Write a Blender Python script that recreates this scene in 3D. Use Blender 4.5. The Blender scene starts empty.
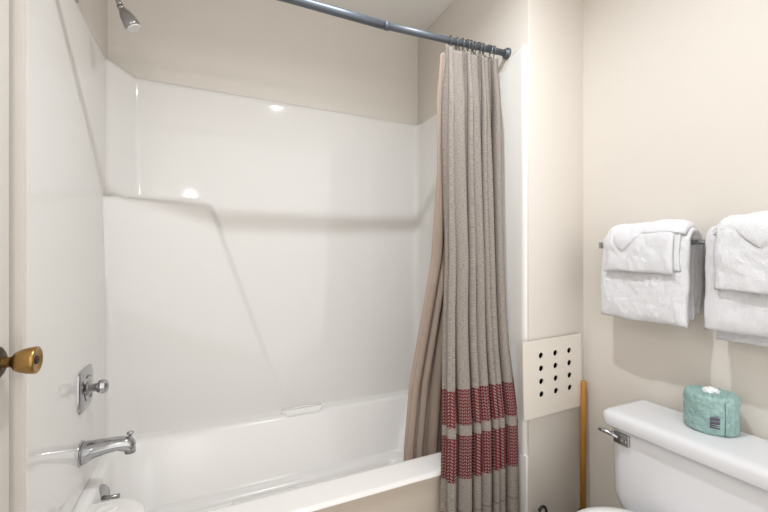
import bpy, bmesh, math, random
from mathutils import Vector, Matrix, noise
random.seed(7)
PI = math.pi
S = bpy.context.scene
C = S.collection
CH = 1.22                       # camera height above the floor

# ------------------------------------------------------------------ camera
cam_d = bpy.data.cameras.new('camera')
cam_d.sensor_width = 36.0
cam_d.lens = 36.0 * 376 / 768
cam_d.shift_y = 3 / 768
cam_d.clip_start = 0.02
cam = bpy.data.objects.new('camera', cam_d)
C.objects.link(cam)
cam.location = (0, 0, CH)
cam.rotation_euler = (PI / 2, 0, -math.radians(24.7))
S.camera = cam

# ------------------------------------------------------------------ world
w = bpy.data.worlds.new('world')
S.world = w
w.use_nodes = True
bg = w.node_tree.nodes['Background']
bg.inputs[0].default_value = (1.0, 0.975, 0.945, 1)
bg.inputs[1].default_value = 1.25

# ------------------------------------------------------------------ lights
L_POS = (0.50, 0.70, CH + 1.285)
ld = bpy.data.lights.new('ceiling_bulb_light', 'AREA')
ld.energy = 10.5
ld.shape = 'DISK'
ld.size = 0.05
ld.spread = math.radians(160)
ld.color = (0.93, 0.965, 1.0)
lo = bpy.data.objects.new('ceiling_bulb_light', ld)
lo.location = L_POS
C.objects.link(lo)
ld2 = bpy.data.lights.new('vanity_bulb_light', 'POINT')
ld2.energy = 7
ld2.shadow_soft_size = 0.028
ld2.color = (1.0, 0.97, 0.94)
lo2 = bpy.data.objects.new('vanity_bulb_light', ld2)
lo2.location = (-0.20, -0.60, CH + 0.68)
C.objects.link(lo2)

# ------------------------------------------------------------------ exposure
vs = S.view_settings
vs.view_transform = 'Standard'
vs.look = 'None'
vs.gamma = 1
vs.use_curve_mapping = False
vs.exposure = 0.46

# ------------------------------------------------------------------ materials
def lin(c):
    return tuple(((v / 255) / 12.92 if v / 255 <= .04045 else ((v / 255 + .055) / 1.055) ** 2.4) for v in c)

def mat(name, col, rough=.5, metal=0, nscale=0, namt=0, bump=0, bscale=60, coat=0, spec=.5, bdist=.002, **kw):
    m = bpy.data.materials.new(name)
    m.use_nodes = True
    nt = m.node_tree
    b = nt.nodes['Principled BSDF']
    c = lin(col)
    b.inputs['Base Color'].default_value = (*c, 1)
    b.inputs['Roughness'].default_value = rough
    b.inputs['Metallic'].default_value = metal
    b.inputs['Coat Weight'].default_value = coat
    b.inputs['Coat Roughness'].default_value = .05
    b.inputs['Specular IOR Level'].default_value = spec
    tc = nt.nodes.new('ShaderNodeTexCoord')
    if namt:
        n = nt.nodes.new('ShaderNodeTexNoise')
        n.inputs['Scale'].default_value = nscale
        n.inputs['Detail'].default_value = 4
        nt.links.new(tc.outputs['Object'], n.inputs['Vector'])
        mr = nt.nodes.new('ShaderNodeMapRange')
        mr.inputs['To Min'].default_value = 1 - namt
        mr.inputs['To Max'].default_value = 1 + namt
        nt.links.new(n.outputs['Fac'], mr.inputs['Value'])
        mx = nt.nodes.new('ShaderNodeMix')
        mx.data_type = 'RGBA'
        mx.blend_type = 'MULTIPLY'
        mx.inputs['Factor'].default_value = 1
        mx.inputs[6].default_value = (*c, 1)
        nt.links.new(mr.outputs[0], mx.inputs[7])
        nt.links.new(mx.outputs[2], b.inputs['Base Color'])
    if bump:
        n2 = nt.nodes.new('ShaderNodeTexNoise')
        n2.inputs['Scale'].default_value = bscale
        n2.inputs['Detail'].default_value = 3
        nt.links.new(tc.outputs['Object'], n2.inputs['Vector'])
        bp = nt.nodes.new('ShaderNodeBump')
        bp.inputs['Strength'].default_value = bump
        bp.inputs['Distance'].default_value = bdist
        nt.links.new(n2.outputs['Fac'], bp.inputs['Height'])
        nt.links.new(bp.outputs['Normal'], b.inputs['Normal'])
    return m

WALLC = (219, 213, 205)
M = {}
M['wall'] = mat('cream_wall_paint', WALLC, .55, bump=.15, bscale=180, bdist=.001, namt=.01, nscale=3)
M['ceiling'] = mat('ceiling_paint', (232, 230, 226), .8, bump=.2, bscale=200, bdist=.001)
M['floor'] = mat('vinyl_floor', (150, 140, 128), .4, namt=.08, nscale=8)
M['gel'] = mat('fiberglass_gelcoat', (229, 227, 224), .07, spec=.35, bump=.03, bscale=9, bdist=.004)
M['tub'] = mat('tub_gelcoat', (236, 234, 232), .24, bump=.02, bscale=9, bdist=.004)
M['apron'] = mat('tub_apron_shaded', (205, 194, 181), .3)  # dim grey beige: shade below the rim put into the apron colour
M['porcelain'] = mat('white_porcelain', (222, 223, 227), .09)
M['chrome'] = mat('chrome', (178, 179, 182), .1, 1)
M['dullchrome'] = mat('worn_chrome', (165, 165, 165), .28, 1, bump=.15, bscale=90, bdist=.001)
M['rod'] = mat('grey_rod_paint', (100, 106, 115), .45, .5)
M['ring'] = mat('ring_metal', (110, 112, 116), .3, .9)
M['brass'] = mat('aged_brass', (168, 134, 82), .32, 1, namt=.2, nscale=60)
M['darkbrass'] = mat('tarnished_brass', (70, 52, 34), .45, .8)
M['towel'] = mat('white_terry', (250, 251, 255), .95, bump=1.0, bscale=420, bdist=.006, spec=.1)
M['liner'] = mat('beige_liner', (172, 155, 142), .6, namt=.04, nscale=5, bump=.1, bscale=200, spec=.3)
M['door'] = mat('door_paint', (225, 221, 214), .45)
M['panel'] = mat('panel_paint', (228, 221, 211), .5)
M['black'] = mat('hole_shade_black', (14, 12, 11), .9, spec=.02)
M['rubber'] = mat('dark_rubber', (30, 27, 25), .5)
M['plastic'] = mat('white_plastic', (225, 224, 222), .3)
M['wood'] = mat('yellow_wood', (180, 126, 52), .5, namt=.25, nscale=30)
M['teal'] = mat('teal_paper_wrap', (146, 178, 174), .32, namt=.12, nscale=26, bump=1.0, bscale=55, bdist=.010)
M['tissue'] = mat('white_tissue', (238, 240, 240), .9)
M['print'] = mat('purple_grey_print', (88, 78, 98), .6)
M['caulk'] = mat('dirty_caulk', (150, 146, 132), .6)

# wood grain along z
nt = M['wood'].node_tree
mp = nt.nodes.new('ShaderNodeMapping')
mp.inputs['Scale'].default_value = (6, 6, .35)
tcn = [n for n in nt.nodes if n.type == 'TEX_COORD'][0]
nz = [n for n in nt.nodes if n.type == 'TEX_NOISE'][0]
nt.links.new(tcn.outputs['Object'], mp.inputs['Vector'])
nt.links.new(mp.outputs[0], nz.inputs['Vector'])

def curtain_material():
    m = bpy.data.materials.new('woven_curtain')
    m.use_nodes = True
    nt = m.node_tree
    b = nt.nodes['Principled BSDF']
    b.inputs['Roughness'].default_value = .9
    b.inputs['Specular IOR Level'].default_value = .15
    uv = nt.nodes.new('ShaderNodeUVMap')
    sx = nt.nodes.new('ShaderNodeSeparateXYZ')
    nt.links.new(uv.outputs[0], sx.inputs[0])

    def mth(op, a, bb=None, c=None):
        n = nt.nodes.new('ShaderNodeMath')
        n.operation = op
        for i, v in enumerate((a, bb, c)):
            if v is None:
                continue
            if isinstance(v, (int, float)):
                n.inputs[i].default_value = v
            else:
                nt.links.new(v, n.inputs[i])
        return n.outputs[0]
    U, V = sx.outputs[0], sx.outputs[1]          # metres of cloth; V = height (relative to the eye)
    def band(lo_, hi_):
        return mth('MULTIPLY', mth('GREATER_THAN', V, lo_), mth('LESS_THAN', V, hi_))
    inb = mth('MAXIMUM', band(-.602, -.474), band(-.790, -.638))
    fu = mth('FRACT', mth('DIVIDE', U, .017))
    tri = mth('ABSOLUTE', mth('SUBTRACT', fu, .5))
    ph = mth('FRACT', mth('ADD', mth('DIVIDE', V, .0115), mth('MULTIPLY', tri, 1.6)))
    dash = mth('LESS_THAN', ph, .42)
    keep = mth('MULTIPLY', mth('GREATER_THAN', tri, .09), mth('LESS_THAN', tri, .40))
    dash = mth('MULTIPLY', dash, keep)
    red = mth('MULTIPLY', inb, mth('SUBTRACT', 1, mth('MULTIPLY', dash, .9)))
    # base weave
    nz = nt.nodes.new('ShaderNodeTexNoise')
    nz.inputs['Scale'].default_value = 1
    mp = nt.nodes.new('ShaderNodeMapping')
    mp.inputs['Scale'].default_value = (90, 420, 1)
    nt.links.new(uv.outputs[0], mp.inputs[0])
    nt.links.new(mp.outputs[0], nz.inputs['Vector'])
    cr = nt.nodes.new('ShaderNodeValToRGB')
    cr.color_ramp.elements[0].position = .3
    cr.color_ramp.elements[0].color = (*lin((124, 116, 109)), 1)
    cr.color_ramp.elements[1].position = .7
    cr.color_ramp.elements[1].color = (*lin((162, 154, 147)), 1)
    nt.links.new(nz.outputs['Fac'], cr.inputs[0])
    mx = nt.nodes.new('ShaderNodeMix')
    mx.data_type = 'RGBA'
    nt.links.new(red, mx.inputs['Factor'])
    nt.links.new(cr.outputs[0], mx.inputs[6])
    mx.inputs[7].default_value = (*lin((108, 46, 51)), 1)
    # hem stitches
    hem = mth('MULTIPLY', mth('GREATER_THAN', V, -.912), mth('LESS_THAN', V, -.906))
    mx2 = nt.nodes.new('ShaderNodeMix')
    mx2.data_type = 'RGBA'
    nt.links.new(mth('MULTIPLY', hem, .5), mx2.inputs['Factor'])
    nt.links.new(mx.outputs[2], mx2.inputs[6])
    mx2.inputs[7].default_value = (*lin((95, 82, 72)), 1)
    nt.links.new(mx2.outputs[2], b.inputs['Base Color'])
    bp = nt.nodes.new('ShaderNodeBump')
    bp.inputs['Strength'].default_value = .3
    bp.inputs['Distance'].default_value = .001
    nt.links.new(nz.outputs['Fac'], bp.inputs['Height'])
    nt.links.new(bp.outputs[0], b.inputs['Normal'])
    return m
M['curtain'] = curtain_material()

# ------------------------------------------------------------------ helpers
def link_mesh(name, bm, material, parent=None, smooth=True, bevel=0, segs=2, auto=None, sub=0):
    me = bpy.data.meshes.new(name)
    bmesh.ops.recalc_face_normals(bm, faces=bm.faces)
    bm.to_mesh(me)
    bm.free()
    o = bpy.data.objects.new(name, me)
    C.objects.link(o)
    if material:
        me.materials.append(material)
    for p in me.polygons:
        p.use_smooth = smooth
    if bevel:
        md = o.modifiers.new('bevel', 'BEVEL')
        md.width = bevel
        md.segments = segs
        md.limit_method = 'ANGLE'
        md.angle_limit = math.radians(35)
        md.harden_normals = False
    if sub:
        md = o.modifiers.new('sub', 'SUBSURF')
        md.levels = sub
        md.render_levels = sub
    if parent:
        o.parent = parent
        o.matrix_parent_inverse = Matrix.Translation(-Vector(parent.location)) if not parent.rotation_euler.z else \
            (Matrix.LocRotScale(parent.location, parent.rotation_euler, None)).inverted()
    return o

def tag(o, label=None, cat=None, group=None, kind=None):
    for k, v in (('label', label), ('category', cat), ('group', group), ('kind', kind)):
        if v:
            o[k] = v
    return o

def thing(name, loc, label, cat, group=None):
    o = bpy.data.objects.new(name, None)
    o.location = loc
    o.empty_display_size = .05
    C.objects.link(o)
    return tag(o, label, cat, group)

def bx(bm, x0, x1, y0, y1, z0, z1):
    vs_ = [bm.verts.new(p) for p in ((x0, y0, z0), (x1, y0, z0), (x1, y1, z0), (x0, y1, z0),
                                     (x0, y0, z1), (x1, y0, z1), (x1, y1, z1), (x0, y1, z1))]
    for f in ((0, 3, 2, 1), (4, 5, 6, 7), (0, 1, 5, 4), (1, 2, 6, 5), (2, 3, 7, 6), (3, 0, 4, 7)):
        bm.faces.new([vs_[i] for i in f])

def box(name, m, b, parent=None, bevel=0, smooth=False):
    bm = bmesh.new()
    bx(bm, *b)
    return link_mesh(name, bm, m, parent, smooth=bevel > 0, bevel=bevel)

def frame_of(d):
    d = Vector(d).normalized()
    a = Vector((0, 0, 1)) if abs(d.z) < .9 else Vector((1, 0, 0))
    u = d.cross(a).normalized()
    return d, u, d.cross(u).normalized()

def lathe(bm, origin, axis, prof, n=32, sx=1, sy=1, closed=True):
    """prof = [(distance along axis, radius)]"""
    d, u, v = frame_of(axis)
    o = Vector(origin)
    rings = []
    for (t, r) in prof:
        if r <= 1e-6:
            rings.append([bm.verts.new(o + d * t)])
        else:
            rings.append([bm.verts.new(o + d * t + u * r * sx * math.cos(2 * PI * i / n) + v * r * sy * math.sin(2 * PI * i / n)) for i in range(n)])
    for a, b_ in zip(rings, rings[1:]):
        for i in range(n):
            j = (i + 1) % n
            if len(a) == 1 and len(b_) == 1:
                continue
            if len(a) == 1:
                bm.faces.new((a[0], b_[i], b_[j]))
            elif len(b_) == 1:
                bm.faces.new((a[i], a[j], b_[0]))
            else:
                bm.faces.new((a[i], a[j], b_[j], b_[i]))
    return rings

def tube(bm, pts, r, n=14, cap=True):
    pts = [Vector(p) for p in pts]
    rs = r if isinstance(r, (list, tuple)) else [r] * len(pts)
    prev = None
    rings = []
    for i, p in enumerate(pts):
        d = (pts[min(i + 1, len(pts) - 1)] - pts[max(i - 1, 0)]).normalized()
        if prev is None:
            _, u, v = frame_of(d)
        else:
            u = (prev - d * prev.dot(d)).normalized()
            v = d.cross(u).normalized()
        prev = u
        rings.append([bm.verts.new(p + u * rs[i] * math.cos(2 * PI * k / n) + v * rs[i] * math.sin(2 * PI * k / n)) for k in range(n)])
    for a, b_ in zip(rings, rings[1:]):
        for k in range(n):
            j = (k + 1) % n
            bm.faces.new((a[k], a[j], b_[j], b_[k]))
    if cap:
        bm.faces.new(rings[0])
        bm.faces.new(rings[-1])

def smooth_pts(ctrl, n=24):
    """Catmull-Rom through the control points"""
    P = [Vector(p) for p in ctrl]
    P = [P[0] * 2 - P[1]] + P + [P[-1] * 2 - P[-2]]
    out = []
    segs = len(P) - 3
    per = max(2, n // segs)
    for i in range(1, len(P) - 2):
        for k in range(per):
            t = k / per
            a, b_, c, d = P[i - 1], P[i], P[i + 1], P[i + 2]
            out.append(.5 * ((2 * b_) + (c - a) * t + (2 * a - 5 * b_ + 4 * c - d) * t * t + (3 * b_ - a - 3 * c + d) * t ** 3))
    out.append(P[-2])
    return out

def interp(tab, x):
    if x <= tab[0][0]:
        return tab[0][1]
    for (a, va), (b_, vb) in zip(tab, tab[1:]):
        if x <= b_:
            t = (x - a) / (b_ - a)
            return va + (vb - va) * t
    return tab[-1][1]

def sstep(a, b_, x):
    t = max(0, min(1, (x - a) / (b_ - a)))
    return t * t * (3 - 2 * t)

# ------------------------------------------------------------------ setting: shell
ZC = CH + 1.325         # ceiling height
XL, XR, YB, YS = -0.404, 1.13, 1.968, 1.10      # alcove left / right, back wall, strip wall plane
XT = 1.44               # toilet wall
YF = -0.75

def struct(name, m, b, bevel=0):
    o = box(name, m, b, None, bevel)
    o['kind'] = 'structure'
    return o

struct('floor', M['floor'], (-.7, XT + .1, YF, YB + .1, -.06, 0))
struct('ceiling', M['ceiling'], (-.7, XT + .1, YF, YB + .1, ZC, ZC + .06))
struct('wall_back', M['wall'], (-.7, XT + .1, YB, YB + .1, 0, ZC))
# left wall: plain beside the door, stepping out at the alcove
bm = bmesh.new()
pts = [(-.55, YF), (-.465, YF), (-.465, 1.112), (-.386, 1.112), (-.386, 1.128), (XL, 1.128), (XL, YB), (-.55, YB)]
lo_v = [bm.verts.new((x, y, 0)) for x, y in pts]
hi_v = [bm.verts.new((x, y, ZC)) for x, y in pts]
for i in range(len(pts)):
    j = (i + 1) % len(pts)
    bm.faces.new((lo_v[i], lo_v[j], hi_v[j], hi_v[i]))
o = link_mesh('wall_left', bm, M['wall'], smooth=False)
o['kind'] = 'structure'
# wing wall between the tub alcove and the toilet wall
struct('wall_wing', M['wall'], (XR, XT + .02, YS, YB, 0, ZC), bevel=.004)
struct('wall_right', M['wall'], (XT, XT + .1, YF, YB, 0, ZC))
struct('baseboard_wing', M['plastic'], (XR + .005, XT - .013, YS - .012, YS, 0, .08), bevel=.003)
struct('baseboard_right', M['plastic'], (XT - .012, XT, YF, YS, 0, .08), bevel=.003)

# ------------------------------------------------------------------ tub surround
def plan_path():
    """(x, y, station kind) from the left front edge round the alcove to the right front edge"""
    P = []
    def arc(cx, cy, r, a0, a1, n):
        for k in range(n + 1):
            a = math.radians(a0 + (a1 - a0) * k / n)
            P.append((cx + r * math.cos(a), cy + r * math.sin(a)))
    # left front lip (rolled)
    arc(-.400, 1.128, .012, 270, 360, 6)
    P[0] = (-.402, 1.116)
    y = 1.15
    while y < 1.86:
        P.append((-.388, y)); y += .02
    # chamfered left corner
    A, B = Vector((-.388, 1.865)), Vector((-.300, 1.950))
    for k in range(9):
        t = k / 8
        q = A.lerp(B, t)
        P.append((q.x, q.y))
    x = -.29
    while x < 1.07:
        P.append((x, 1.953)); x += .01
    arc(1.080, 1.917, .036, 90, 0, 8)
    y = 1.90
    while y > 1.16:
        P.append((1.116, y)); y -= .02
    P.append((1.116, 1.135))
    arc(1.134, 1.125, .018, 180, 265, 7)
    return P
P = plan_path()
TOP_Z = CH + .80
BOT_Z = CH - .772
def top_z(i, x, y):
    # level round the back, a touch higher over the left end wall, lifting in a curve at the right front lip
    if x < -.38 and y < 1.90:
        return TOP_Z + .026
    if x < -.30:
        return TOP_Z + .026 * (-.30 - x) / .09
    if x > 1.11 and y < 1.25:
        return TOP_Z + .048 * (1 - sstep(1.17, 1.235, y))
    return TOP_Z
def slant_x(z):          # right edge of the raised lower-left panel, at height z above the eye
    return interp([(-.80, .40), (-.50, .245), (.27, -.02)], z)
bm = bmesh.new()
NZ = 110
cols = []
N = len(P)
for i, (x, y) in enumerate(P):
    a = Vector(P[max(i - 1, 0)]); b_ = Vector(P[min(i + 1, N - 1)])
    d = (b_ - a).normalized()
    nrm = Vector((d.y, -d.x))           # towards the tub
    tz = top_z(i, x, y)
    col = []
    for k in range(NZ + 1):
        z = BOT_Z + (tz - BOT_Z) * k / NZ
        zr = z - CH
        # lower-left corner panel: a flat facet across the corner, slanted right edge, dying out towards the rim
        off = 0
        px, py = x, y
        grow = interp([(-.77, 0), (.27, 1)], zr) * (1 - sstep(.250, .268, zr))
        sx_ = slant_x(zr)
        if x < sx_ + .03 and y > 1.79:
            yr = 1.953 - .034 * grow
            yl = 1.953 - .155 * grow
            f = (x + .388) / (sx_ + .388)
            yp = yl + (yr - yl) * min(1, f)
            if x > sx_:
                yp = yr + (1.953 - yr) * sstep(sx_, sx_ + .022, x)
            if grow > 0:
                py = min(y, yp)
        # gentle belt: the wall above sits a little further back than below
        tt = (tz - z)
        if tt < .012:
            off -= .010 * (1 - tt / .012) ** 2
        col.append(bm.verts.new((px + nrm.x * off, py + nrm.y * off, z)))
    # cap going back into the wall
    col.append(bm.verts.new((x - nrm.x * .013, y - nrm.y * .013, tz)))
    cols.append(col)
for a, b_ in zip(cols, cols[1:]):
    for k in range(len(a) - 1):
        bm.faces.new((a[k], b_[k], b_[k + 1], a[k + 1]))
tub = thing('bathtub', (.36, 1.17, 0), 'white fiberglass bathtub with moulded wall surround filling the alcove', 'bathtub')
sur = link_mesh('wall_surround', bm, M['gel'], tub)

# ------------------------------------------------------------------ tub basin: a loft of rounded rectangles
TX0, TX1, TY0, TY1 = -.402, 1.128, 1.165, 1.962
RIM = CH - .780
def rrect(x0, x1, y0, y1, r, z, per_side=(100, 30), nc=10, zf=None):
    out = []
    def seg(ax, ay, bx_, by, n):
        for k in range(n):
            t = k / n
            out.append((ax + (bx_ - ax) * t, ay + (by - ay) * t))
    def arc(cx, cy, a0):
        for k in range(nc):
            a = math.radians(a0 + 90 * k / nc)
            out.append((cx + r * math.cos(a), cy + r * math.sin(a)))
    seg(x0 + r, y0, x1 - r, y0, per_side[0]); arc(x1 - r, y0 + r, -90)
    seg(x1, y0 + r, x1, y1 - r, per_side[1]); arc(x1 - r, y1 - r, 0)
    seg(x1 - r, y1, x0 + r, y1, per_side[0]); arc(x0 + r, y1 - r, 90)
    seg(x0, y1 - r, x0, y0 + r, per_side[1]); arc(x0 + r, y0 + r, 180)
    return [(x, y, (z if zf is None else zf(x, y, z))) for x, y in out]
def rimz(x, y, z):
    return z +   .011 * sstep(1.25, 1.90, y)
specs = []   # (x0,x1,y0,y1,r,z,use rim tilt)
specs.append((TX0, TX1, TY0, TY1, .002, RIM - .012))
specs.append((TX0 + .003, TX1, TY0 + .003, TY1, .003, RIM - .003))
specs.append((TX0 + .01, TX1, TY0 + .012, TY1, .004, RIM))
x0, x1, y0, y1 = -.352, 1.075, 1.298, 1.868
NDK = 22
for k in range(1, NDK):
    t = k / NDK
    A0_ = (TX0 + .01, TX1, TY0 + .012, TY1)
    A1_ = (x0 - .022, x1 + .020, y0 - .022, y1 + .022)
    specs.append(tuple(a + (b_ - a) * t for a, b_ in zip(A0_, A1_)) + (.004 + .10 * t, RIM))
specs.append((x0 - .014, x1 + .014, y0 - .016, y1 + .016, .10, RIM - .0006))
specs.append((x0 - .005, x1 + .005, y0 - .006, y1 + .006, .10, RIM - .004))
specs.append((x0, x1, y0, y1, .10, RIM - .012))
nn = 26
for k in range(1, nn + 1):
    t = k / nn
    zz = RIM - .012 - .205 * t
    ins = .115 * t
    specs.append((x0 + .035 * t, x1 - .13 * t, y0 + .05 * t, y1 - ins, .10 + .02 * t, zz))
fz = RIM - .245
lx0, lx1, ly0, ly1 = specs[-1][:4]
for k in range(1, 8):
    a = k / 7 * PI / 2
    q = .05 * math.sin(a)
    specs.append((lx0 + q, lx1 - q, ly0 + q, ly1 - q, .12, (RIM - .217) - .028 * (1 - math.cos(a))))
bm = bmesh.new()
rings = []
for (a, b_, c, d, r, z) in specs:
    pts = rrect(a, b_, c, d, r, z)
    ring = []
    for (x, y, zz) in pts:
        if z > RIM - .24:
            wt = sstep(RIM - .217, RIM - .012, z)
            zz = zz +   .011 * sstep(1.25, 1.90, y) * wt
        # moulded soap dish sunk in the far ledge
        half = .078 + .022 * max(0, min(1, (y - 1.875) / .065))
        nx = 1 - sstep(half - .006, half + .006, abs(x - .427))
        ny = sstep(1.872, 1.882, y) * (1 - sstep(1.934, 1.944, y))
        zz -= .026 * nx * ny
        ring.append(bm.verts.new((x, y, zz)))
    rings.append(ring)
for a, b_ in zip(rings, rings[1:]):
    n = len(a)
    for i in range(n):
        j = (i + 1) % n
        bm.faces.new((a[i], a[j], b_[j], b_[i]))
bm.faces.new(rings[-1])
basin = link_mesh('basin', bm, M['tub'], tub)
# soap niche bar
bm = bmesh.new()
tube(bm, [(.325, 1.947, CH - .766), (.427, 1.944, CH - .764), (.529, 1.947, CH - .766)], .0055, 12)
link_mesh('grab_bar', bm, M['tub'], tub)
# slip pad
bm = bmesh.new()
bx(bm, .08, .345, 1.45, 1.695, RIM - .247, RIM - .237)
link_mesh('slip_pad', bm, M['tub'], tub, bevel=.002)
# front-left corner deck
bm = bmesh.new()
prof = [(-.386, 1.27), (-.20, 1.27), (-.19, 1.33)]
for k in range(10):
    a = math.radians(0 + 90 * k / 9)
    prof.append((-.300 + .11 * math.cos(a), 1.40 + .115 * math.sin(a)))
prof.append((-.386, 1.515))
def dz(x, y):
    return 0
ringsd = []
DK = CH - .794
cx, cy = -.30, 1.36
for (ins, z) in ((0, RIM - .24), (0, DK - .018), (.004, DK - .007), (.012, DK - .001), (.02, DK + .0008)):
    ringsd.append([bm.verts.new((cx + (x - cx) * (1 - ins / .10), cy + (y - cy) * (1 - ins / .16), z)) for x, y in prof])
# soap dimple on the deck
for (s, z) in ((0, 0), ):
    pass
for a, b_ in zip(ringsd, ringsd[1:]):
    for i in range(len(a)):
        j = (i + 1) % len(a)
        bm.faces.new((a[i], a[j], b_[j], b_[i]))
bm.faces.new(ringsd[-1])
link_mesh('corner_deck', bm, M['tub'], tub)
bm = bmesh.new()
lathe(bm, (-.302, 1.448, DK + .0006), (0, 0, 1), [(0, .026), (.003, .026), (.0035, .023), (.0012, .018), (.001, 0)], 28, sx=.75, sy=1.15)
link_mesh('soap_dimple', bm, M['tub'], tub)
bm = bmesh.new()
bx(bm, 1.116, 1.129, 1.099, 1.17, 0.0, BOT_Z + .002)
link_mesh('side_flange', bm, M['gel'], tub, bevel=.004)
# apron
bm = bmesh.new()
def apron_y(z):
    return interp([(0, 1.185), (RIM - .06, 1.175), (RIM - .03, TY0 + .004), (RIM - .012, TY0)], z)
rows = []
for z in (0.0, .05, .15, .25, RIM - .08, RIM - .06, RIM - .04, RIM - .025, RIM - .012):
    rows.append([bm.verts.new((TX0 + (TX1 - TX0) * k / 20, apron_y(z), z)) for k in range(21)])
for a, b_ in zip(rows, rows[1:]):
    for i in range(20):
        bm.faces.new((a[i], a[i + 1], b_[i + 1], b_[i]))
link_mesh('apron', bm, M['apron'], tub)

# ------------------------------------------------------------------ overflow plate with lever
ov = thing('overflow_plate', (-.345, 1.625, CH - .845), 'small chrome overflow plate with trip lever under the tub spout', 'overflow plate')
bm = bmesh.new()
lathe(bm, (-.350, 1.600, CH - .828), (1, -.4, .2), [(0, .040), (.005, .040), (.009, .036), (.011, 0)], 32)
link_mesh('plate', bm, M['chrome'], ov)
bm = bmesh.new()
tube(bm, [(-.342, 1.597, CH - .830), (-.325, 1.590, CH - .830), (-.292, 1.582, CH - .828)], [.007, .006, .008], 12)
link_mesh('trip_lever', bm, M['dullchrome'], ov)
bm = bmesh.new()
lathe(bm, (-.341, 1.596, CH - .850), (1, 0, .12), [(0, .005), (.003, .004), (.003, 0)], 14)
link_mesh('screw', bm, M['dullchrome'], ov)

# ------------------------------------------------------------------ valve
vx = -.388
va = thing('shower_valve', (vx, 1.575, CH - .437), 'chrome shower valve with square plate and faceted clear knob on end wall', 'shower valve')
bm = bmesh.new()
pl = []
for (ins, dx) in ((0, .0), (0, .004), (.008, .008), (.03, .011), (.055, .0115)):
    pl.append([bm.verts.new((vx + dx, 1.575 + yy, CH - .437 + zz)) for yy, zz, _ in
               [(p[0], p[1], 0) for p in rrect(-.075 + ins, .075 - ins, -.070 + ins, .070 - ins, max(.002, .028 - ins * .4), 0, (6, 6), 6)]])
for a, b_ in zip(pl, pl[1:]):
    for i in range(len(a)):
        j = (i + 1) % len(a)
        bm.faces.new((a[i], a[j], b_[j], b_[i]))
bm.faces.new(pl[-1])
link_mesh('escutcheon', bm, M['chrome'], va)
bm = bmesh.new()
lathe(bm, (vx + .010, 1.575, CH - .437), (1, 0, 0), [(0, .026), (.006, .024), (.008, .014), (.028, .013), (.028, 0)], 28)
link_mesh('stem', bm, M['dullchrome'], va)
bm = bmesh.new()
lathe(bm, (vx + .034, 1.575, CH - .437), (1, 0, 0), [(0, .012), (.004, .021), (.013, .025), (.024, .024), (.031, .017), (.033, .008), (.031, 0)], 8)
kn = link_mesh('knob', bm, M['chrome'], va, smooth=False, bevel=.002)
bm = bmesh.new()
lathe(bm, (vx + .064, 1.575, CH - .437), (1, 0, 0), [(0, .009), (.003, .008), (.0035, 0)], 16)
link_mesh('index_button', bm, M['dullchrome'], kn)
for q in range(3):
    bm = bmesh.new()
    pts = [(vx + .0125, 1.575 + .043 * math.cos(a), CH - .437 + .043 * math.sin(a)) for a in [math.radians(60 + 120 * q + 5 * k) for k in range(12)]]
    tube(bm, pts, .0016, 6)
    link_mesh('raised_arc', bm, M['dullchrome'], va)

# ------------------------------------------------------------------ tub spout
sp = thing('tub_spout', (vx, 1.535, CH - .64), 'chrome tub spout with pull-up diverter on the end wall', 'tub spout')
bm = bmesh.new()
stations = [  # x from wall, z centre, half height, half width
    (0, -.638, .036, .034), (.012, -.637, .035, .034), (.04, -.634, .0315, .031), (.07, -.630, .027, .028),
    (.10, -.628, .0245, .026), (.125, -.630, .024, .024), (.14, -.634, .023, .021), (.149, -.640, .018, .015), (.152, -.643, .009, .008)]
rg = []
for (dx, zc, hh, hw) in stations:
    ring = []
    for k in range(28):
        a = 2 * PI * k / 28
        cy_, sz = math.cos(a), math.sin(a)
        zz = hh * sz
        if sz < 0 and .03 < dx < .12:
            zz *= .72            # hollow underside rise
        if sz < 0 and dx >= .12:
            zz *= 1.12
        ring.append(bm.verts.new((vx + dx, 1.535 + hw * abs(cy_) ** .85 * (1 if cy_ > 0 else -1), CH + zc + zz)))
    rg.append(ring)
for a, b_ in zip(rg, rg[1:]):
    for i in range(28):
        j = (i + 1) % 28
        bm.faces.new((a[i], a[j], b_[j], b_[i]))
bm.faces.new(rg[0]); bm.faces.new(rg[-1])
link_mesh('spout_body', bm, M['chrome'], sp)
bm = bmesh.new()
lathe(bm, (vx + .136, 1.535, CH - .612), (0, 0, 1), [(0, .005), (.012, .005), (.013, .010), (.019, .011), (.021, .008), (.021, 0)], 18)
link_mesh('diverter_knob', bm, M['chrome'], sp)
bm = bmesh.new()
lathe(bm, (vx + .136, 1.535, CH - .654), (0, 0, -1), [(-.01, .016), (.008, .0165), (.008, .012), (-.004, .012), (-.004, 0)], 20)
link_mesh('outlet', bm, M['dullchrome'], sp)
bm = bmesh.new()
lathe(bm, (vx + .0, 1.535, CH - .638), (1, 0, 0), [(0, .041), (.004, .040), (.005, .030)], 32)
link_mesh('wall_flange', bm, M['chrome'], sp)

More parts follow.
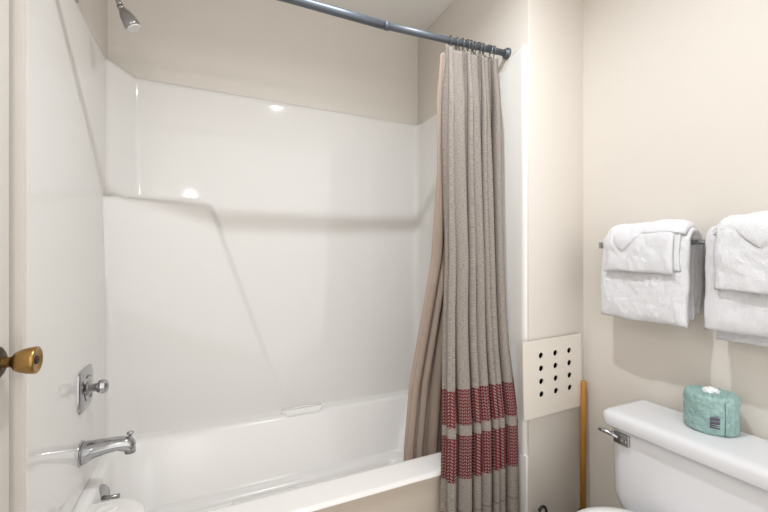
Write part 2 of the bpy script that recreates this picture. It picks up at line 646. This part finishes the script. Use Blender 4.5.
# ------------------------------------------------------------------ shower head
sh = thing('wall_shower', (XL, 1.53, CH + .86), 'chrome shower head on a bent arm above the surround', 'shower head')
bm = bmesh.new()
lathe(bm, (XL, 1.53, CH + .868), (1, 0, 0), [(0, .032), (.004, .031), (.010, .022), (.016, .012), (.016, 0)], 28)
link_mesh('wall_flange', bm, M['dullchrome'], sh)
bm = bmesh.new()
tube(bm, smooth_pts([(XL + .005, 1.53, CH + .868), (-.365, 1.53, CH + .885), (-.33, 1.53, CH + .892), (-.295, 1.53, CH + .885), (-.279, 1.53, CH + .860)], 24), .0085, 14)
link_mesh('shower_arm', bm, M['dullchrome'], sh)
bm = bmesh.new()
ax = Vector((.50, .05, -.80))
lathe(bm, (-.281, 1.53, CH + .858), ax, [(0, .0), (.0, .010), (.010, .011), (.013, .009), (.016, .013), (.034, .020), (.056, .0245), (.068, .0255), (.074, .024), (.0745, 0)], 32)
hd = link_mesh('head', bm, M['dullchrome'], sh)
bm = bmesh.new()
o3 = Vector((-.281, 1.53, CH + .858)) + ax.normalized() * .0745
lathe(bm, o3, ax, [(-.002, .023), (.003, .023), (.004, .019), (.002, .014), (.002, 0)], 28)
link_mesh('spray_face', bm, M['plastic'], hd)

# ------------------------------------------------------------------ curtain rod
def rodp(x):
    return Vector((x, 1.216, CH + interp([(XL, .812), (.217, .832), (.567, .8325), (XR, .8605)], x)))
rod = thing('curtain_rod', (.567, 1.216, CH + .83), 'grey metal shower curtain rod spanning the tub alcove', 'curtain rod')
bm = bmesh.new()
tube(bm, [rodp(XL + .002), rodp(-.1), rodp(.217), rodp(.4), rodp(.575)], .0145, 22)
link_mesh('outer_tube', bm, M['rod'], rod)
bm = bmesh.new()
tube(bm, [rodp(.565), rodp(.8), rodp(1.126)], .0125, 22)
link_mesh('inner_tube', bm, M['rod'], rod)
bm = bmesh.new()
lathe(bm, rodp(1.13), (-1, 0, 0), [(0, .022), (.009, .0215), (.010, .0155), (.020, .0150), (.020, .012)], 28)
link_mesh('end_flange', bm, M['rod'], rod)
bm = bmesh.new()
lathe(bm, rodp(XL), (1, 0, 0), [(0, .026), (.012, .0255), (.016, .018), (.028, .0175), (.028, .014)], 28)
link_mesh('end_flange', bm, M['rod'], rod)
bm = bmesh.new()
lathe(bm, rodp(.572), (1, 0, -.0), [(-.010, .0145), (-.009, .0150), (.004, .0150), (.005, .0125)], 28)
link_mesh('joint_collar', bm, M['rod'], rod)

# ------------------------------------------------------------------ curtain
def cloth(name, material, left, right, ytab, folds, amp, ztop, zbot, nu=260, nv=150, seed=1, thick=.0016, cloth_w=1.8, lean=0, topwave=0, parent=None):
    rnd = random.Random(seed)
    # irregular fold phases
    cuts = [0]
    for k in range(folds):
        cuts.append(cuts[-1] + rnd.uniform(.3, 1.7))
    cuts = [c / cuts[-1] for c in cuts]
    amps = [rnd.uniform(.45, 1.35) for _ in cuts]
    def phase(u):
        for k in range(folds):
            if u <= cuts[k + 1] + 1e-9:
                t = (u - cuts[k]) / (cuts[k + 1] - cuts[k])
                return k + t, amps[k] * (1 - t) + amps[k + 1] * t
        return folds, amps[-1]
    bm = bmesh.new()
    uvl = bm.loops.layers.uv.new('UVMap')
    grid = []
    for j in range(nv + 1):
        v = j / nv
        row = []
        for i in range(nu + 1):
            u = i / nu
            ph, am = phase(u)
            ph2 = ph + .10 * math.sin(v * 2.3 + u * 5 + seed) * v
            zt = ztop + topwave * (.5 + .5 * math.cos(2 * PI * ph2)) * 1.0
            z = zt + (zbot - zt) * v
            zr = z
            xl, xr = interp(left, -zr), interp(right, -zr)
            x = xl + (xr - xl) * u
            A = amp * am * (.55 + .45 * sstep(0, .12, v))
            y = interp(ytab, -zr) + A * math.cos(2 * PI * ph2) + .25 * A * math.cos(4 * PI * ph2 + 1.0 + u * 3)
            x += .45 * A * math.sin(4 * PI * ph2) * .8
            y += lean * u
            y += .35 * A * math.cos(PI * ph2 + seed) * (1.3 - sstep(0, .5, v))
            x += .5 * A * math.sin(PI * ph2 + seed) * (1.1 - sstep(0, .6, v))
            y += .004 * noise.noise(Vector((u * 14, v * 5, seed)))
            row.append((bm.verts.new((x, y, CH + z)), (u * cloth_w, z)))
        grid.append(row)
    for j in range(nv):
        for i in range(nu):
            q = (grid[j][i], grid[j][i + 1], grid[j + 1][i + 1], grid[j + 1][i])
            f = bm.faces.new([p[0] for p in q])
            for lp, p in zip(f.loops, q):
                lp[uvl].uv = p[1]
    o = link_mesh(name, bm, material, parent)
    md = o.modifiers.new('solid', 'SOLIDIFY')
    md.thickness = thick
    return o
cur = cloth('shower_curtain', M['curtain'],
            [(-.85, .815), (-.5, .80), (0, .795), (.5, .765), (.9, .75), (1.1, .748)],
            [(-.85, 1.078), (-.5, 1.074), (0, 1.075), (.35, 1.085), (.6, 1.11), (.9, 1.112), (1.1, 1.11)],
            [(-.85, 1.205), (-.4, 1.188), (.2, 1.162), (.65, 1.128), (1.1, 1.118)],
            7, .026, .802, -1.02, seed=8, topwave=.022, cloth_w=.95)
tag(cur, 'grey beige woven shower curtain with two red patterned bands', 'shower curtain')
lin_o = cloth('curtain_liner', M['liner'],
              [(-.82, .82), (-.35, .832), (0, .828), (.53, .760), (.95, .74)],
              [(-.82, .99), (0, .99), (.53, 1.0), (.95, 1.0)],
              [(-.82, 1.232), (-.35, 1.262), (.1, 1.315), (.53, 1.378), (.80, 1.405), (.95, 1.41)],
              5, .020, .80, -.95, seed=11, nu=160, topwave=.010, cloth_w=.8)
tag(lin_o, 'plain beige liner falling inside the tub behind the curtain', 'curtain liner')

# rings
rx = [.842, .872, .895, .918, .935, .957, .972, .998, .012 + 1.012, 1.05]
def ring_mesh(seed):
    rnd = random.Random(seed)
    bm = bmesh.new()
    R = .0215
    pts = []
    for k in range(33):
        a = math.radians(-70 + 320 * k / 32)
        pts.append((.0, R * math.cos(a), R * math.sin(a) - .006))
    pts += [(0, -.008, -.032), (0, -.004, -.046), (.0, .004, -.052), (0, .010, -.046)]
    tube(bm, pts, .0022, 8)
    return bm
bm = ring_mesh(0)
ring0 = link_mesh('curtain_ring', bm, M['ring'])
ring_labels = ['leftmost metal ring on the rod over the curtain', 'second metal curtain ring from the left end of curtain',
               'third metal curtain ring from the left end of curtain', 'fourth metal curtain ring from the left end of curtain',
               'fifth metal curtain ring from the left, above the tall pleat', 'sixth metal curtain ring, just right of the tall pleat',
               'fourth metal curtain ring from the wall flange', 'third metal curtain ring from the wall flange',
               'second metal curtain ring from the wall flange', 'metal curtain ring nearest the rod wall flange']
for k, x in enumerate(rx):
    o = ring0 if k == 0 else ring0.copy()
    if k:
        C.objects.link(o)
    o.location = rodp(x)
    o.rotation_euler = (0, random.uniform(-.06, .06), random.uniform(-.5, .5))
    tag(o, ring_labels[k], 'curtain ring', 'metal rings holding the shower curtain')

# ------------------------------------------------------------------ door with knob
DXF = -.398
dr = thing('panel_door', (DXF, 1.05, 0), 'cream door at the left edge carrying a brass knob', 'door')
box('door_slab', M['door'], (DXF - .035, DXF, .30, 1.083, .015, 2.05), dr, bevel=.003)
kz = CH - .213
bm = bmesh.new()
lathe(bm, (DXF, 1.028, kz), (1, 0, 0), [(0, .033), (.003, .033), (.008, .026), (.010, .013), (.010, 0)], 36)
link_mesh('rosette', bm, M['darkbrass'], dr)
bm = bmesh.new()
lathe(bm, (DXF + .008, 1.028, kz), (1, 0, 0), [(0, .0115), (.014, .0105), (.018, .013), (.021, .0185), (.028, .0225), (.040, .0265), (.052, .0285), (.0565, .028), (.058, .0255), (.0575, .021), (.0555, .0185), (.0555, 0)], 40)
kb = link_mesh('door_knob', bm, M['brass'], dr)
bm = bmesh.new()
lathe(bm, (DXF + .0625, 1.028, kz), (1, 0, 0), [(0, .009), (.003, .0085), (.0035, .003), (.002, .002), (.002, 0)], 20)
link_mesh('key_cylinder', bm, M['darkbrass'], kb)

# ------------------------------------------------------------------ perforated panel
pc = Vector((1.248, YS - .007, CH - .467))
bm = bmesh.new()
holes = [(-.077 + .073 * c, .099 - .0655 * r) for c in range(3) for r in range(4)]
W2, H2 = .161, .151
# grid with real holes: cells around each hole
def hole_plate(bm, W2, H2, holes_x, holes_z, rad, y0, y1, offx, offz):
    xs = [-W2] + [(a + b) / 2 for a, b in zip(holes_x, holes_x[1:])] + [W2]
    zs = [-H2] + [(a + b) / 2 for a, b in zip(holes_z, holes_z[1:])] + [H2]
    n = 16
    for i, hx in enumerate(holes_x):
        for j, hz in enumerate(holes_z):
            X0, X1, Z0, Z1 = xs[i], xs[i + 1], zs[j], zs[j + 1]
            outer, inner = [], []
            for k in range(n):
                a = 2 * PI * (k + .5) / n - PI / 4 - PI / n
                c, s = math.cos(a), math.sin(a)
                inner.append((hx + rad * c, hz + rad * s))
                # project to the cell rectangle
                tx = ((X1 - hx) if c > 0 else (X0 - hx)) / c if abs(c) > 1e-9 else 1e9
                tz = ((Z1 - hz) if s > 0 else (Z0 - hz)) / s if abs(s) > 1e-9 else 1e9
                t = min(tx, tz)
                outer.append((hx + t * c, hz + t * s))
            corners = [(X1, Z0), (X1, Z1), (X0, Z1), (X0, Z0)]
            for (y, flip) in ((y0, 0), (y1, 1)):
                vo = [bm.verts.new((x, y, z)) for x, z in outer]
                vi = [bm.verts.new((x, y, z)) for x, z in inner]
                for k in range(n):
                    l = (k + 1) % n
                    x_a, z_a = outer[k]; x_b, z_b = outer[l]
                    side = lambda p: ('R' if abs(p[0] - X1) < 1e-6 else 'L' if abs(p[0] - X0) < 1e-6 else 'T' if abs(p[1] - Z1) < 1e-6 else 'B')
                    loop = [vi[k], vi[l], vo[l]]
                    if side(outer[k]) != side(outer[l]):
                        cpt = min(corners, key=lambda c_: (c_[0] - (x_a + x_b) / 2) ** 2 + (c_[1] - (z_a + z_b) / 2) ** 2)
                        loop.append(bm.verts.new((cpt[0], y, cpt[1])))
                    loop.append(vo[k])
                    bm.faces.new(loop)
            va_ = [bm.verts.new((x, y0, z)) for x, z in inner]
            vb_ = [bm.verts.new((x, y1, z)) for x, z in inner]
            for k in range(n):
                l = (k + 1) % n
                bm.faces.new((va_[k], va_[l], vb_[l], vb_[k]))
    rim0 = [bm.verts.new((x, y0, z)) for x, z in ((-W2, -H2), (W2, -H2), (W2, H2), (-W2, H2))]
    rim1 = [bm.verts.new((x, y1, z)) for x, z in ((-W2, -H2), (W2, -H2), (W2, H2), (-W2, H2))]
    for k in range(4):
        l = (k + 1) % 4
        bm.faces.new((rim0[k], rim0[l], rim1[l], rim1[k]))
    bmesh.ops.remove_doubles(bm, verts=bm.verts, dist=1e-5)
hole_plate(bm, W2, H2, [-.067, .012, .091], [-.064, -.013, .038, .089], .0122, -.008, -.003, 0, 0)
pn = thing('access_panel', pc, 'square cream access panel with twelve round holes on wing wall', 'access panel')
pn.rotation_euler = (0, -math.radians(1.5), 0)
def child_local(o, parent):
    o.parent = parent
    return o
child_local(link_mesh('face_plate', bm, M['panel'], smooth=False), pn)
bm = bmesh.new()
bx(bm, -.12, .12, -.0029, .0062, -.13, .13)  # black slab added for the darkness inside the holes
child_local(link_mesh('hole_shade_backing', bm, M['black'], smooth=False), pn)

# ------------------------------------------------------------------ toilet
TYC = .598
tl = thing('toilet', (1.2, TYC, 0), 'white porcelain toilet with a chrome flush lever by the wall', 'toilet')
def loft(name, m, rings_, parent, capb=True, capt=True, **kw):
    bm = bmesh.new()
    R_ = [[bm.verts.new(p) for p in r] for r in rings_]
    for a, b_ in zip(R_, R_[1:]):
        for i in range(len(a)):
            j = (i + 1) % len(a)
            bm.faces.new((a[i], a[j], b_[j], b_[i]))
    if capb: bm.faces.new(R_[0])
    if capt: bm.faces.new(R_[-1])
    return link_mesh(name, bm, m, parent, **kw)
def rr(x0, x1, y0, y1, r, z, n=10, ps=(14, 14)):
    return [(a, b_, z) for a, b_, _ in rrect(x0, x1, y0, y1, r, 0, ps, n)]
LT = CH - .503      # lid top
yl0, yl1 = TYC - .257, TYC + .257
def lidring(ins, z, dcorner=.045):
    # chamfer-cornered front
    x0, x1, y0, y1 = 1.195 + ins, 1.428 - ins, yl0 + ins, yl1 - ins
    c = dcorner
    base = [(x0 + .010, y0 + c * .9), (x0, y0 + c * 1.8)]
    pts = []
    nseg = 12
    def lerp(a, b_, n):
        for k in range(n):
            t = k / n
            pts.append((a[0] + (b_[0] - a[0]) * t, a[1] + (b_[1] - a[1]) * t, z))
    # front edge along y with gently rounded corners
    def arc(cx_, cy_, r, a0, a1, n):
        for k in range(n + 1):
            a = math.radians(a0 + (a1 - a0) * k / n)
            pts.append((cx_ + r * math.cos(a), cy_ + r * math.sin(a), z))
    r = .032
    lerp((x0, y1 - r), (x0, y0 + r), 16)
    arc(x0 + r, y0 + r, r, 180, 270, 8)
    r2 = .012
    arc(x1 - r2, y0 + r2, r2, 270, 360, 4)
    arc(x1 - r2, y1 - r2, r2, 0, 90, 4)
    arc(x0 + r, y1 - r, r, 90, 176, 8)
    return pts
loft('tank_lid', M['porcelain'], [lidring(.010, LT - .050), lidring(.003, LT - .048), lidring(0, LT - .043), lidring(0, LT - .018),
                                  lidring(.003, LT - .010), lidring(.010, LT - .004), lidring(.022, LT - .001), lidring(.034, LT)], tl)
TT = LT - .049
trings = []
TB = CH - .875
for k in range(15):
    t = k / 14
    a = t * PI / 2
    r = .115
    z = TB + r * (1 - math.cos(a))
    ins = r * (1 - math.sin(a))
    trings.append(rr(1.222 + ins * .35, 1.425, TYC - .240 + ins, TYC + .240 - ins, max(.02, .045), z))
for k in range(1, 8):
    t = k / 7
    z = TB + .115 + (TT - TB - .115) * t
    trings.append(rr(1.222 - .006 * t, 1.425, TYC - .240 - .004 * t, TYC + .240 + .004 * t, .045, z))
tank = loft('tank', M['porcelain'], trings, tl)
# bowl, pedestal
def egg(z, xf, xb, hw, n=40):
    out = []
    for k in range(n):
        a = 2 * PI * k / n
        c, s = math.cos(a), math.sin(a)
        cx_ = xb - hw * .95
        x = cx_ + (hw * .95 * c if c > 0 else (cx_ - xf) * c)
        out.append((x, TYC + hw * s, z))
    return out
loft('bowl', M['porcelain'], [egg(0, .86, 1.36, .115), egg(.03, .86, 1.36, .112), egg(.12, .88, 1.34, .10), egg(.20, .84, 1.34, .115),
                              egg(.28, .77, 1.35, .155), egg(.365, .735, 1.37, .180), egg(.403, .73, 1.38, .187), egg(.408, .735, 1.375, .18)], tl)
SZ = CH - .769
loft('seat', M['plastic'], [egg(.421, .728, 1.20, .188), egg(.426, .722, 1.205, .193), egg(.440, .722, 1.205, .193), egg(.443, .728, 1.2, .188)], tl)
loft('seat_cover', M['plastic'], [egg(.444, .726, 1.20, .189), egg(.448, .720, 1.205, .194), egg(.455, .722, 1.205, .193), egg(SZ - .001, .735, 1.195, .18), egg(SZ, .76, 1.17, .155)], tl)
# flush lever
bm = bmesh.new()
bx(bm, 1.2065, 1.2175, .762, .812, CH - .603, CH - .566)
fl = link_mesh('lever_plate', bm, M['dullchrome'], tl, bevel=.003)
bm = bmesh.new()
tube(bm, [(1.214, .806, CH - .578), (1.198, .812, CH - .574)], .008, 12)
tube(bm, smooth_pts([(1.200, .802, CH - .574), (1.192, .822, CH - .567), (1.184, .845, CH - .559), (1.180, .862, CH - .556)], 10), [.006] * 9 + [.0065], 12) if False else \
    tube(bm, [(1.200, .792, CH - .578), (1.194, .812, CH - .574), (1.188, .832, CH - .570), (1.184, .848, CH - .568)], [.006, .0065, .0075, .006], 12)
link_mesh('flush_lever', bm, M['chrome'], tl)
for yy in (.772, .784):
    bm = bmesh.new()
    lathe(bm, (1.2065, yy, CH - .588), (-1, 0, 0), [(0, .004), (.002, .0035), (.002, 0)], 12)
    link_mesh('screw', bm, M['chrome'], fl)
# tank-to-bowl mounting block behind seat
bm = bmesh.new()
bx(bm, 1.24, 1.38, TYC - .09, TYC + .09, .33, TB + .02)
link_mesh('tank_mount', bm, M['porcelain'], tl, bevel=.01)

# ------------------------------------------------------------------ wrapped toilet roll
rc = Vector((1.350, .610, LT))
roll = thing('toilet_roll', rc, 'toilet roll wrapped in teal paper standing on the toilet tank', 'toilet roll')
bm = bmesh.new()
prof = []
for k in range(7):
    a = k / 6 * PI / 2
    prof.append((.006 * (1 - math.cos(a)), .0545 + .008 * math.sin(a)))
for k in range(1, 18):
    prof.append((.006 + .093 * k / 17, .0625))
for k in range(1, 7):
    a = k / 6 * PI / 2
    prof.append((.099 + .010 * math.sin(a), .0545 + .008 * math.cos(a)))
for r in (.046, .040, .034, .028, .022, .017):
    prof.append((.109, r))
prof += [(.104, .014), (.092, .012), (.092, 0)]
lathe(bm, rc, (0, 0, 1), [(0, 0)] + prof, 96)
for v in bm.verts:
    p = v.co - rc
    r = math.hypot(p.x, p.y)
    if r > .02:
        a = math.atan2(p.y, p.x)
        n1 = noise.noise(Vector((p.x * 38, p.y * 38, p.z * 75)))
        n2 = abs(noise.noise(Vector((p.x * 70 + 5, p.y * 70, p.z * 120))))
        d = .0032 * n1 - .0045 * n2 + .002
        if p.z > .1:
            pl_ = .0022 * math.sin(a * 17 + 3 * n1) * min(1, (r - .014) / .02)
            v.co.z += pl_ + .002 * n1
        elif p.z > .004:
            v.co.x += p.x / r * d
            v.co.y += p.y / r * d
link_mesh('paper_wrap', bm, M['teal'], roll)
bm = bmesh.new()
bmesh.ops.create_icosphere(bm, subdivisions=4, radius=1)
for v in bm.verts:
    n1 = noise.noise(v.co * 2.2)
    v.co = Vector((v.co.x * .017, v.co.y * .020, v.co.z * .011)) * (1 + .45 * n1)
    v.co += rc + Vector((.0, .0, .110))
link_mesh('tissue_tuft', bm, M['tissue'], roll)
def on_roll(ang, z, r=.0605):
    return rc + Vector((r * math.cos(ang), r * math.sin(ang), z))
# direction from roll to camera
ca = math.atan2(-rc.y, -rc.x)
def patch(bm, a0, a1, z0, z1, r=.0662, n=8):
    va_ = [[bm.verts.new(on_roll(a0 + (a1 - a0) * k / n, z, rr_)) for k in range(n + 1)] for z, rr_ in ((z0, r), (z1, r), (z1, r - .004), (z0, r - .004))]
    for a, b_ in zip(va_, va_[1:] + va_[:1]):
        for k in range(n):
            bm.faces.new((a[k], a[k + 1], b_[k + 1], b_[k]))
bm = bmesh.new()
A0 = ca - .02
for z0, z1 in ((.046, .053), (.035, .0435), (.0295, .0325), (.023, .027)):
    patch(bm, A0, A0 + .33, z0, z1)
link_mesh('printed_label', bm, M['print'], roll)
bm = bmesh.new()
patch(bm, A0 + .50, A0 + .53, .004, .098, r=.0655, n=2)
seamm = mat('teal_seam', (70, 110, 104), .6)
link_mesh('wrapper_seam', bm, seamm, roll)

# ------------------------------------------------------------------ towels
def sheet(bm, F, th, ns, nt_, edge=.12, nse=0, seed=0):
    """thick soft sheet; F(s,t) -> centre point; th thickness"""
    Pg = [[Vector(F(i / ns, j / nt_)) for j in range(nt_ + 1)] for i in range(ns + 1)]
    def nrm(i, j):
        a = Pg[min(i + 1, ns)][j] - Pg[max(i - 1, 0)][j]
        b_ = Pg[i][min(j + 1, nt_)] - Pg[i][max(j - 1, 0)]
        return a.cross(b_).normalized()
    def prof(e):
        e = min(1, e / edge)
        return math.sqrt(max(0, 1 - (1 - e) ** 2))
    T, B_ = [], []
    for i in range(ns + 1):
        rt, rb = [], []
        for j in range(nt_ + 1):
            s, t = i / ns, j / nt_
            ls = sum((Pg[k + 1][j] - Pg[k][j]).length for k in range(0, ns, max(1, ns // 4)) ) if False else 1
            k = prof(min(s, 1 - s) * ns / 8) * prof(min(t, 1 - t) * nt_ / 8)
            n = nrm(i, j)
            p = Pg[i][j]
            wob = nse * noise.noise(p * 20 + Vector((seed, 0, 0))) + nse * .6 * noise.noise(p * 55 + Vector((seed, 3, 0))) + nse * .45 * noise.noise(p * 150 + Vector((seed, 3, 0)))
            d = th / 2 * k
            rt.append(p + n * (d + wob))
            rb.append(p - n * (d - wob))
        T.append([bm.verts.new(p) for p in rt])
        R_ = []
        for j, p in enumerate(rb):
            if i in (0, ns) or j in (0, nt_):
                R_.append(T[i][j])
            else:
                R_.append(bm.verts.new(p))
        B_.append(R_)
    for G in (T, B_):
        for i in range(ns):
            for j in range(nt_):
                vs_ = (G[i][j], G[i + 1][j], G[i + 1][j + 1], G[i][j + 1])
                try:
                    bm.faces.new(vs_)
                except ValueError:
                    pass

BX, BZ = 1.36, CH + .052
def upath(s, lf, lb, r, flare_f=0, flare_b=0):
    """front hem (s=0) up over the bar and down the back (s=1); returns x, z offset from the bar"""
    L = lf + PI * r + lb
    q = s * L
    if q < lf:
        f = 1 - q / lf
        return -r - flare_f * f, -lf + q
    q -= lf
    if q < PI * r:
        a = PI - q / r
        return r * math.cos(a), r * math.sin(a)
    q -= PI * r
    return r + flare_b * (q / lb), -q

def towel_layer(bm, ya, yb, lf, lb, r, th, slope=0, seed=0, flare_f=.0, flare_b=0, ns=110, nt_=70, shift=0, nse=.0040):
    def F(s, t):
        y = ya + (yb - ya) * t
        x, z = upath(s, lf + slope * (t - .5) + .006 * noise.noise(Vector((t * 3.1, seed, .5))), lb, r, flare_f, flare_b)
        x += .004 * noise.noise(Vector((y * 9, z * 8, seed)))
        low = max(0, -z)
        y += shift * low + .006 * noise.noise(Vector((seed, z * 12, t * 2)))
        return (BX + x, y, BZ + z)
    sheet(bm, F, th, ns, nt_, edge=1, nse=nse, seed=seed)

def bath_towel(label, ya, yb, lf, lb, seed, backshift=0, shift=0):
    bm = bmesh.new()
    towel_layer(bm, ya, yb, lf, lb - .02, .035, .028, seed=seed, flare_f=.004, shift=shift)
    towel_layer(bm, ya + .010 + backshift, yb - .004, lf - .006, lb, .0165, .013, seed=seed + 3, shift=shift)
    o = link_mesh('bath_towel', bm, M['towel'])
    return tag(o, label, 'towel', 'white bath towels on the towel bar')

def hand_towel(label, ya, yb, drop, seed, vdip, topz, loc_collar, shift=0):
    t = thing('hand_towel', (BX - .05, (ya + yb) / 2, BZ), label, 'hand towel', 'white hand towels folded over the bath towels')
    bm = bmesh.new()
    towel_layer(bm, ya, yb, drop, .05, .062, .021, seed=seed, flare_f=.004, ns=64, nt_=56, shift=shift)
    towel_layer(bm, ya - .014, yb - .02, drop - .004, .04, .052, .012, seed=seed + 1, ns=64, nt_=50, shift=shift)
    link_mesh('front_flap', bm, M['towel'], t)
    bm = bmesh.new()
    ca_, cb_ = loc_collar
    def F(s, q):
        # s: along y, q: 0 front lower edge .. 1 back
        y = ca_ + (cb_ - ca_) * s
        dip = max(0, 1 - (abs(s - vdip) / .25) ** 1.05)
        ang0 = math.radians(152 + 46 * dip)
        ang = ang0 + (math.radians(40) - ang0) * q
        end = math.sqrt(max(.0, 1 - (2 * abs(s - .5)) ** 3))
        rx_ = .043 + .030 * end
        rz = .040 + .030 * end + (topz - .125)
        x = BX + rx_ * math.cos(ang)
        z = BZ + rz * math.sin(ang) * (1 if ang < PI else .9)
        z -= .010 * s
        y += .018 * dip * (1 - q) * 0
        return (x, y, z)
    sheet(bm, F, .022, 56, 36, edge=1, nse=.0035, seed=seed + 5)
    link_mesh('folded_collar', bm, M['towel'], t)
    return t

tb = thing('towel_bar', (XT, .64, BZ), 'chrome towel bar on the wall above the toilet tank', 'towel bar')
bm = bmesh.new()
tube(bm, [(BX, .31, BZ), (BX, .965, BZ)], .008, 16)
link_mesh('bar', bm, M['chrome'], tb)
for yy in (.320, .957):
    bm = bmesh.new()
    bx(bm, BX - .012, XT, yy - .009, yy + .009, BZ - .012, BZ + .012)
    bx(bm, XT - .008, XT, yy - .02, yy + .02, BZ - .028, BZ + .028)
    link_mesh('bracket', bm, M['chrome'], tb, bevel=.003)

bath_towel('white bath towel on the left half of the towel bar', .650, .932, .262, .245, 2, shift=.02)
bath_towel('white bath towel on the right, above the teal toilet roll', .345, .612, .258, .292, 9, backshift=-.03)
hand_towel('white hand towel draped over the left bath towel', .682, .902, .098, 21, .72, .125, (.66, .905))
hand_towel('white hand towel draped over the right bath towel, cut by frame', .365, .576, .140, 33, .52, .128, (.352, .590))

# ------------------------------------------------------------------ plunger and toilet brush
pg = thing('plunger', (1.335, 1.02, 0), 'plunger with long yellow wooden handle leaning in the corner', 'plunger')
bm = bmesh.new()
lathe(bm, (1.378, 1.054, .19), Vector((1.414, 1.079, .708)) - Vector((1.378, 1.054, .19)), [(-.04, 0), (-.04, .0115), (.518, .0115), (.522, .010), (.523, 0)], 20)
link_mesh('handle', bm, M['wood'], pg)
bm = bmesh.new()
lathe(bm, (1.378, 1.051, 0), (0, .01, 1), [(0, .038), (.006, .044), (.05, .043), (.08, .037), (.095, .028), (.11, .018), (.17, .016), (.19, .019), (.196, .016), (.197, .010)], 28)
link_mesh('rubber_cup', bm, M['rubber'], pg)
tbz = thing('toilet_brush', (1.14, 1.04, 0), 'white brush holder with black handle loop below the access panel', 'toilet brush')
bm = bmesh.new()
lathe(bm, (1.135, 1.045, 0), (0, 0, 1), [(0, 0), (0, .045), (.004, .048), (.15, .040), (.21, .030), (.245, .022), (.253, .016), (.253, 0)], 32)
link_mesh('holder', bm, M['plastic'], tbz)
bm = bmesh.new()
pts = [(1.143 + .020 * math.cos(a), 1.045, .252 + .028 * math.sin(a)) for a in [math.radians(-10 + 10 * k) for k in range(17)]]
tube(bm, pts, .0055, 10)
link_mesh('handle_loop', bm, M['rubber'], tbz)

# ------------------------------------------------------------------ ceiling light base (above the frame)
cl = thing('ceiling_light', (L_POS[0], L_POS[1], ZC), 'small round ceiling lamp base above the toilet side', 'ceiling lamp')
bm = bmesh.new()
lathe(bm, (L_POS[0], L_POS[1], ZC), (0, 0, -1), [(0, .0), (0, .07), (.012, .068), (.020, .03), (.028, .018), (.028, 0)], 32)
link_mesh('lamp_base', bm, M['plastic'], cl)
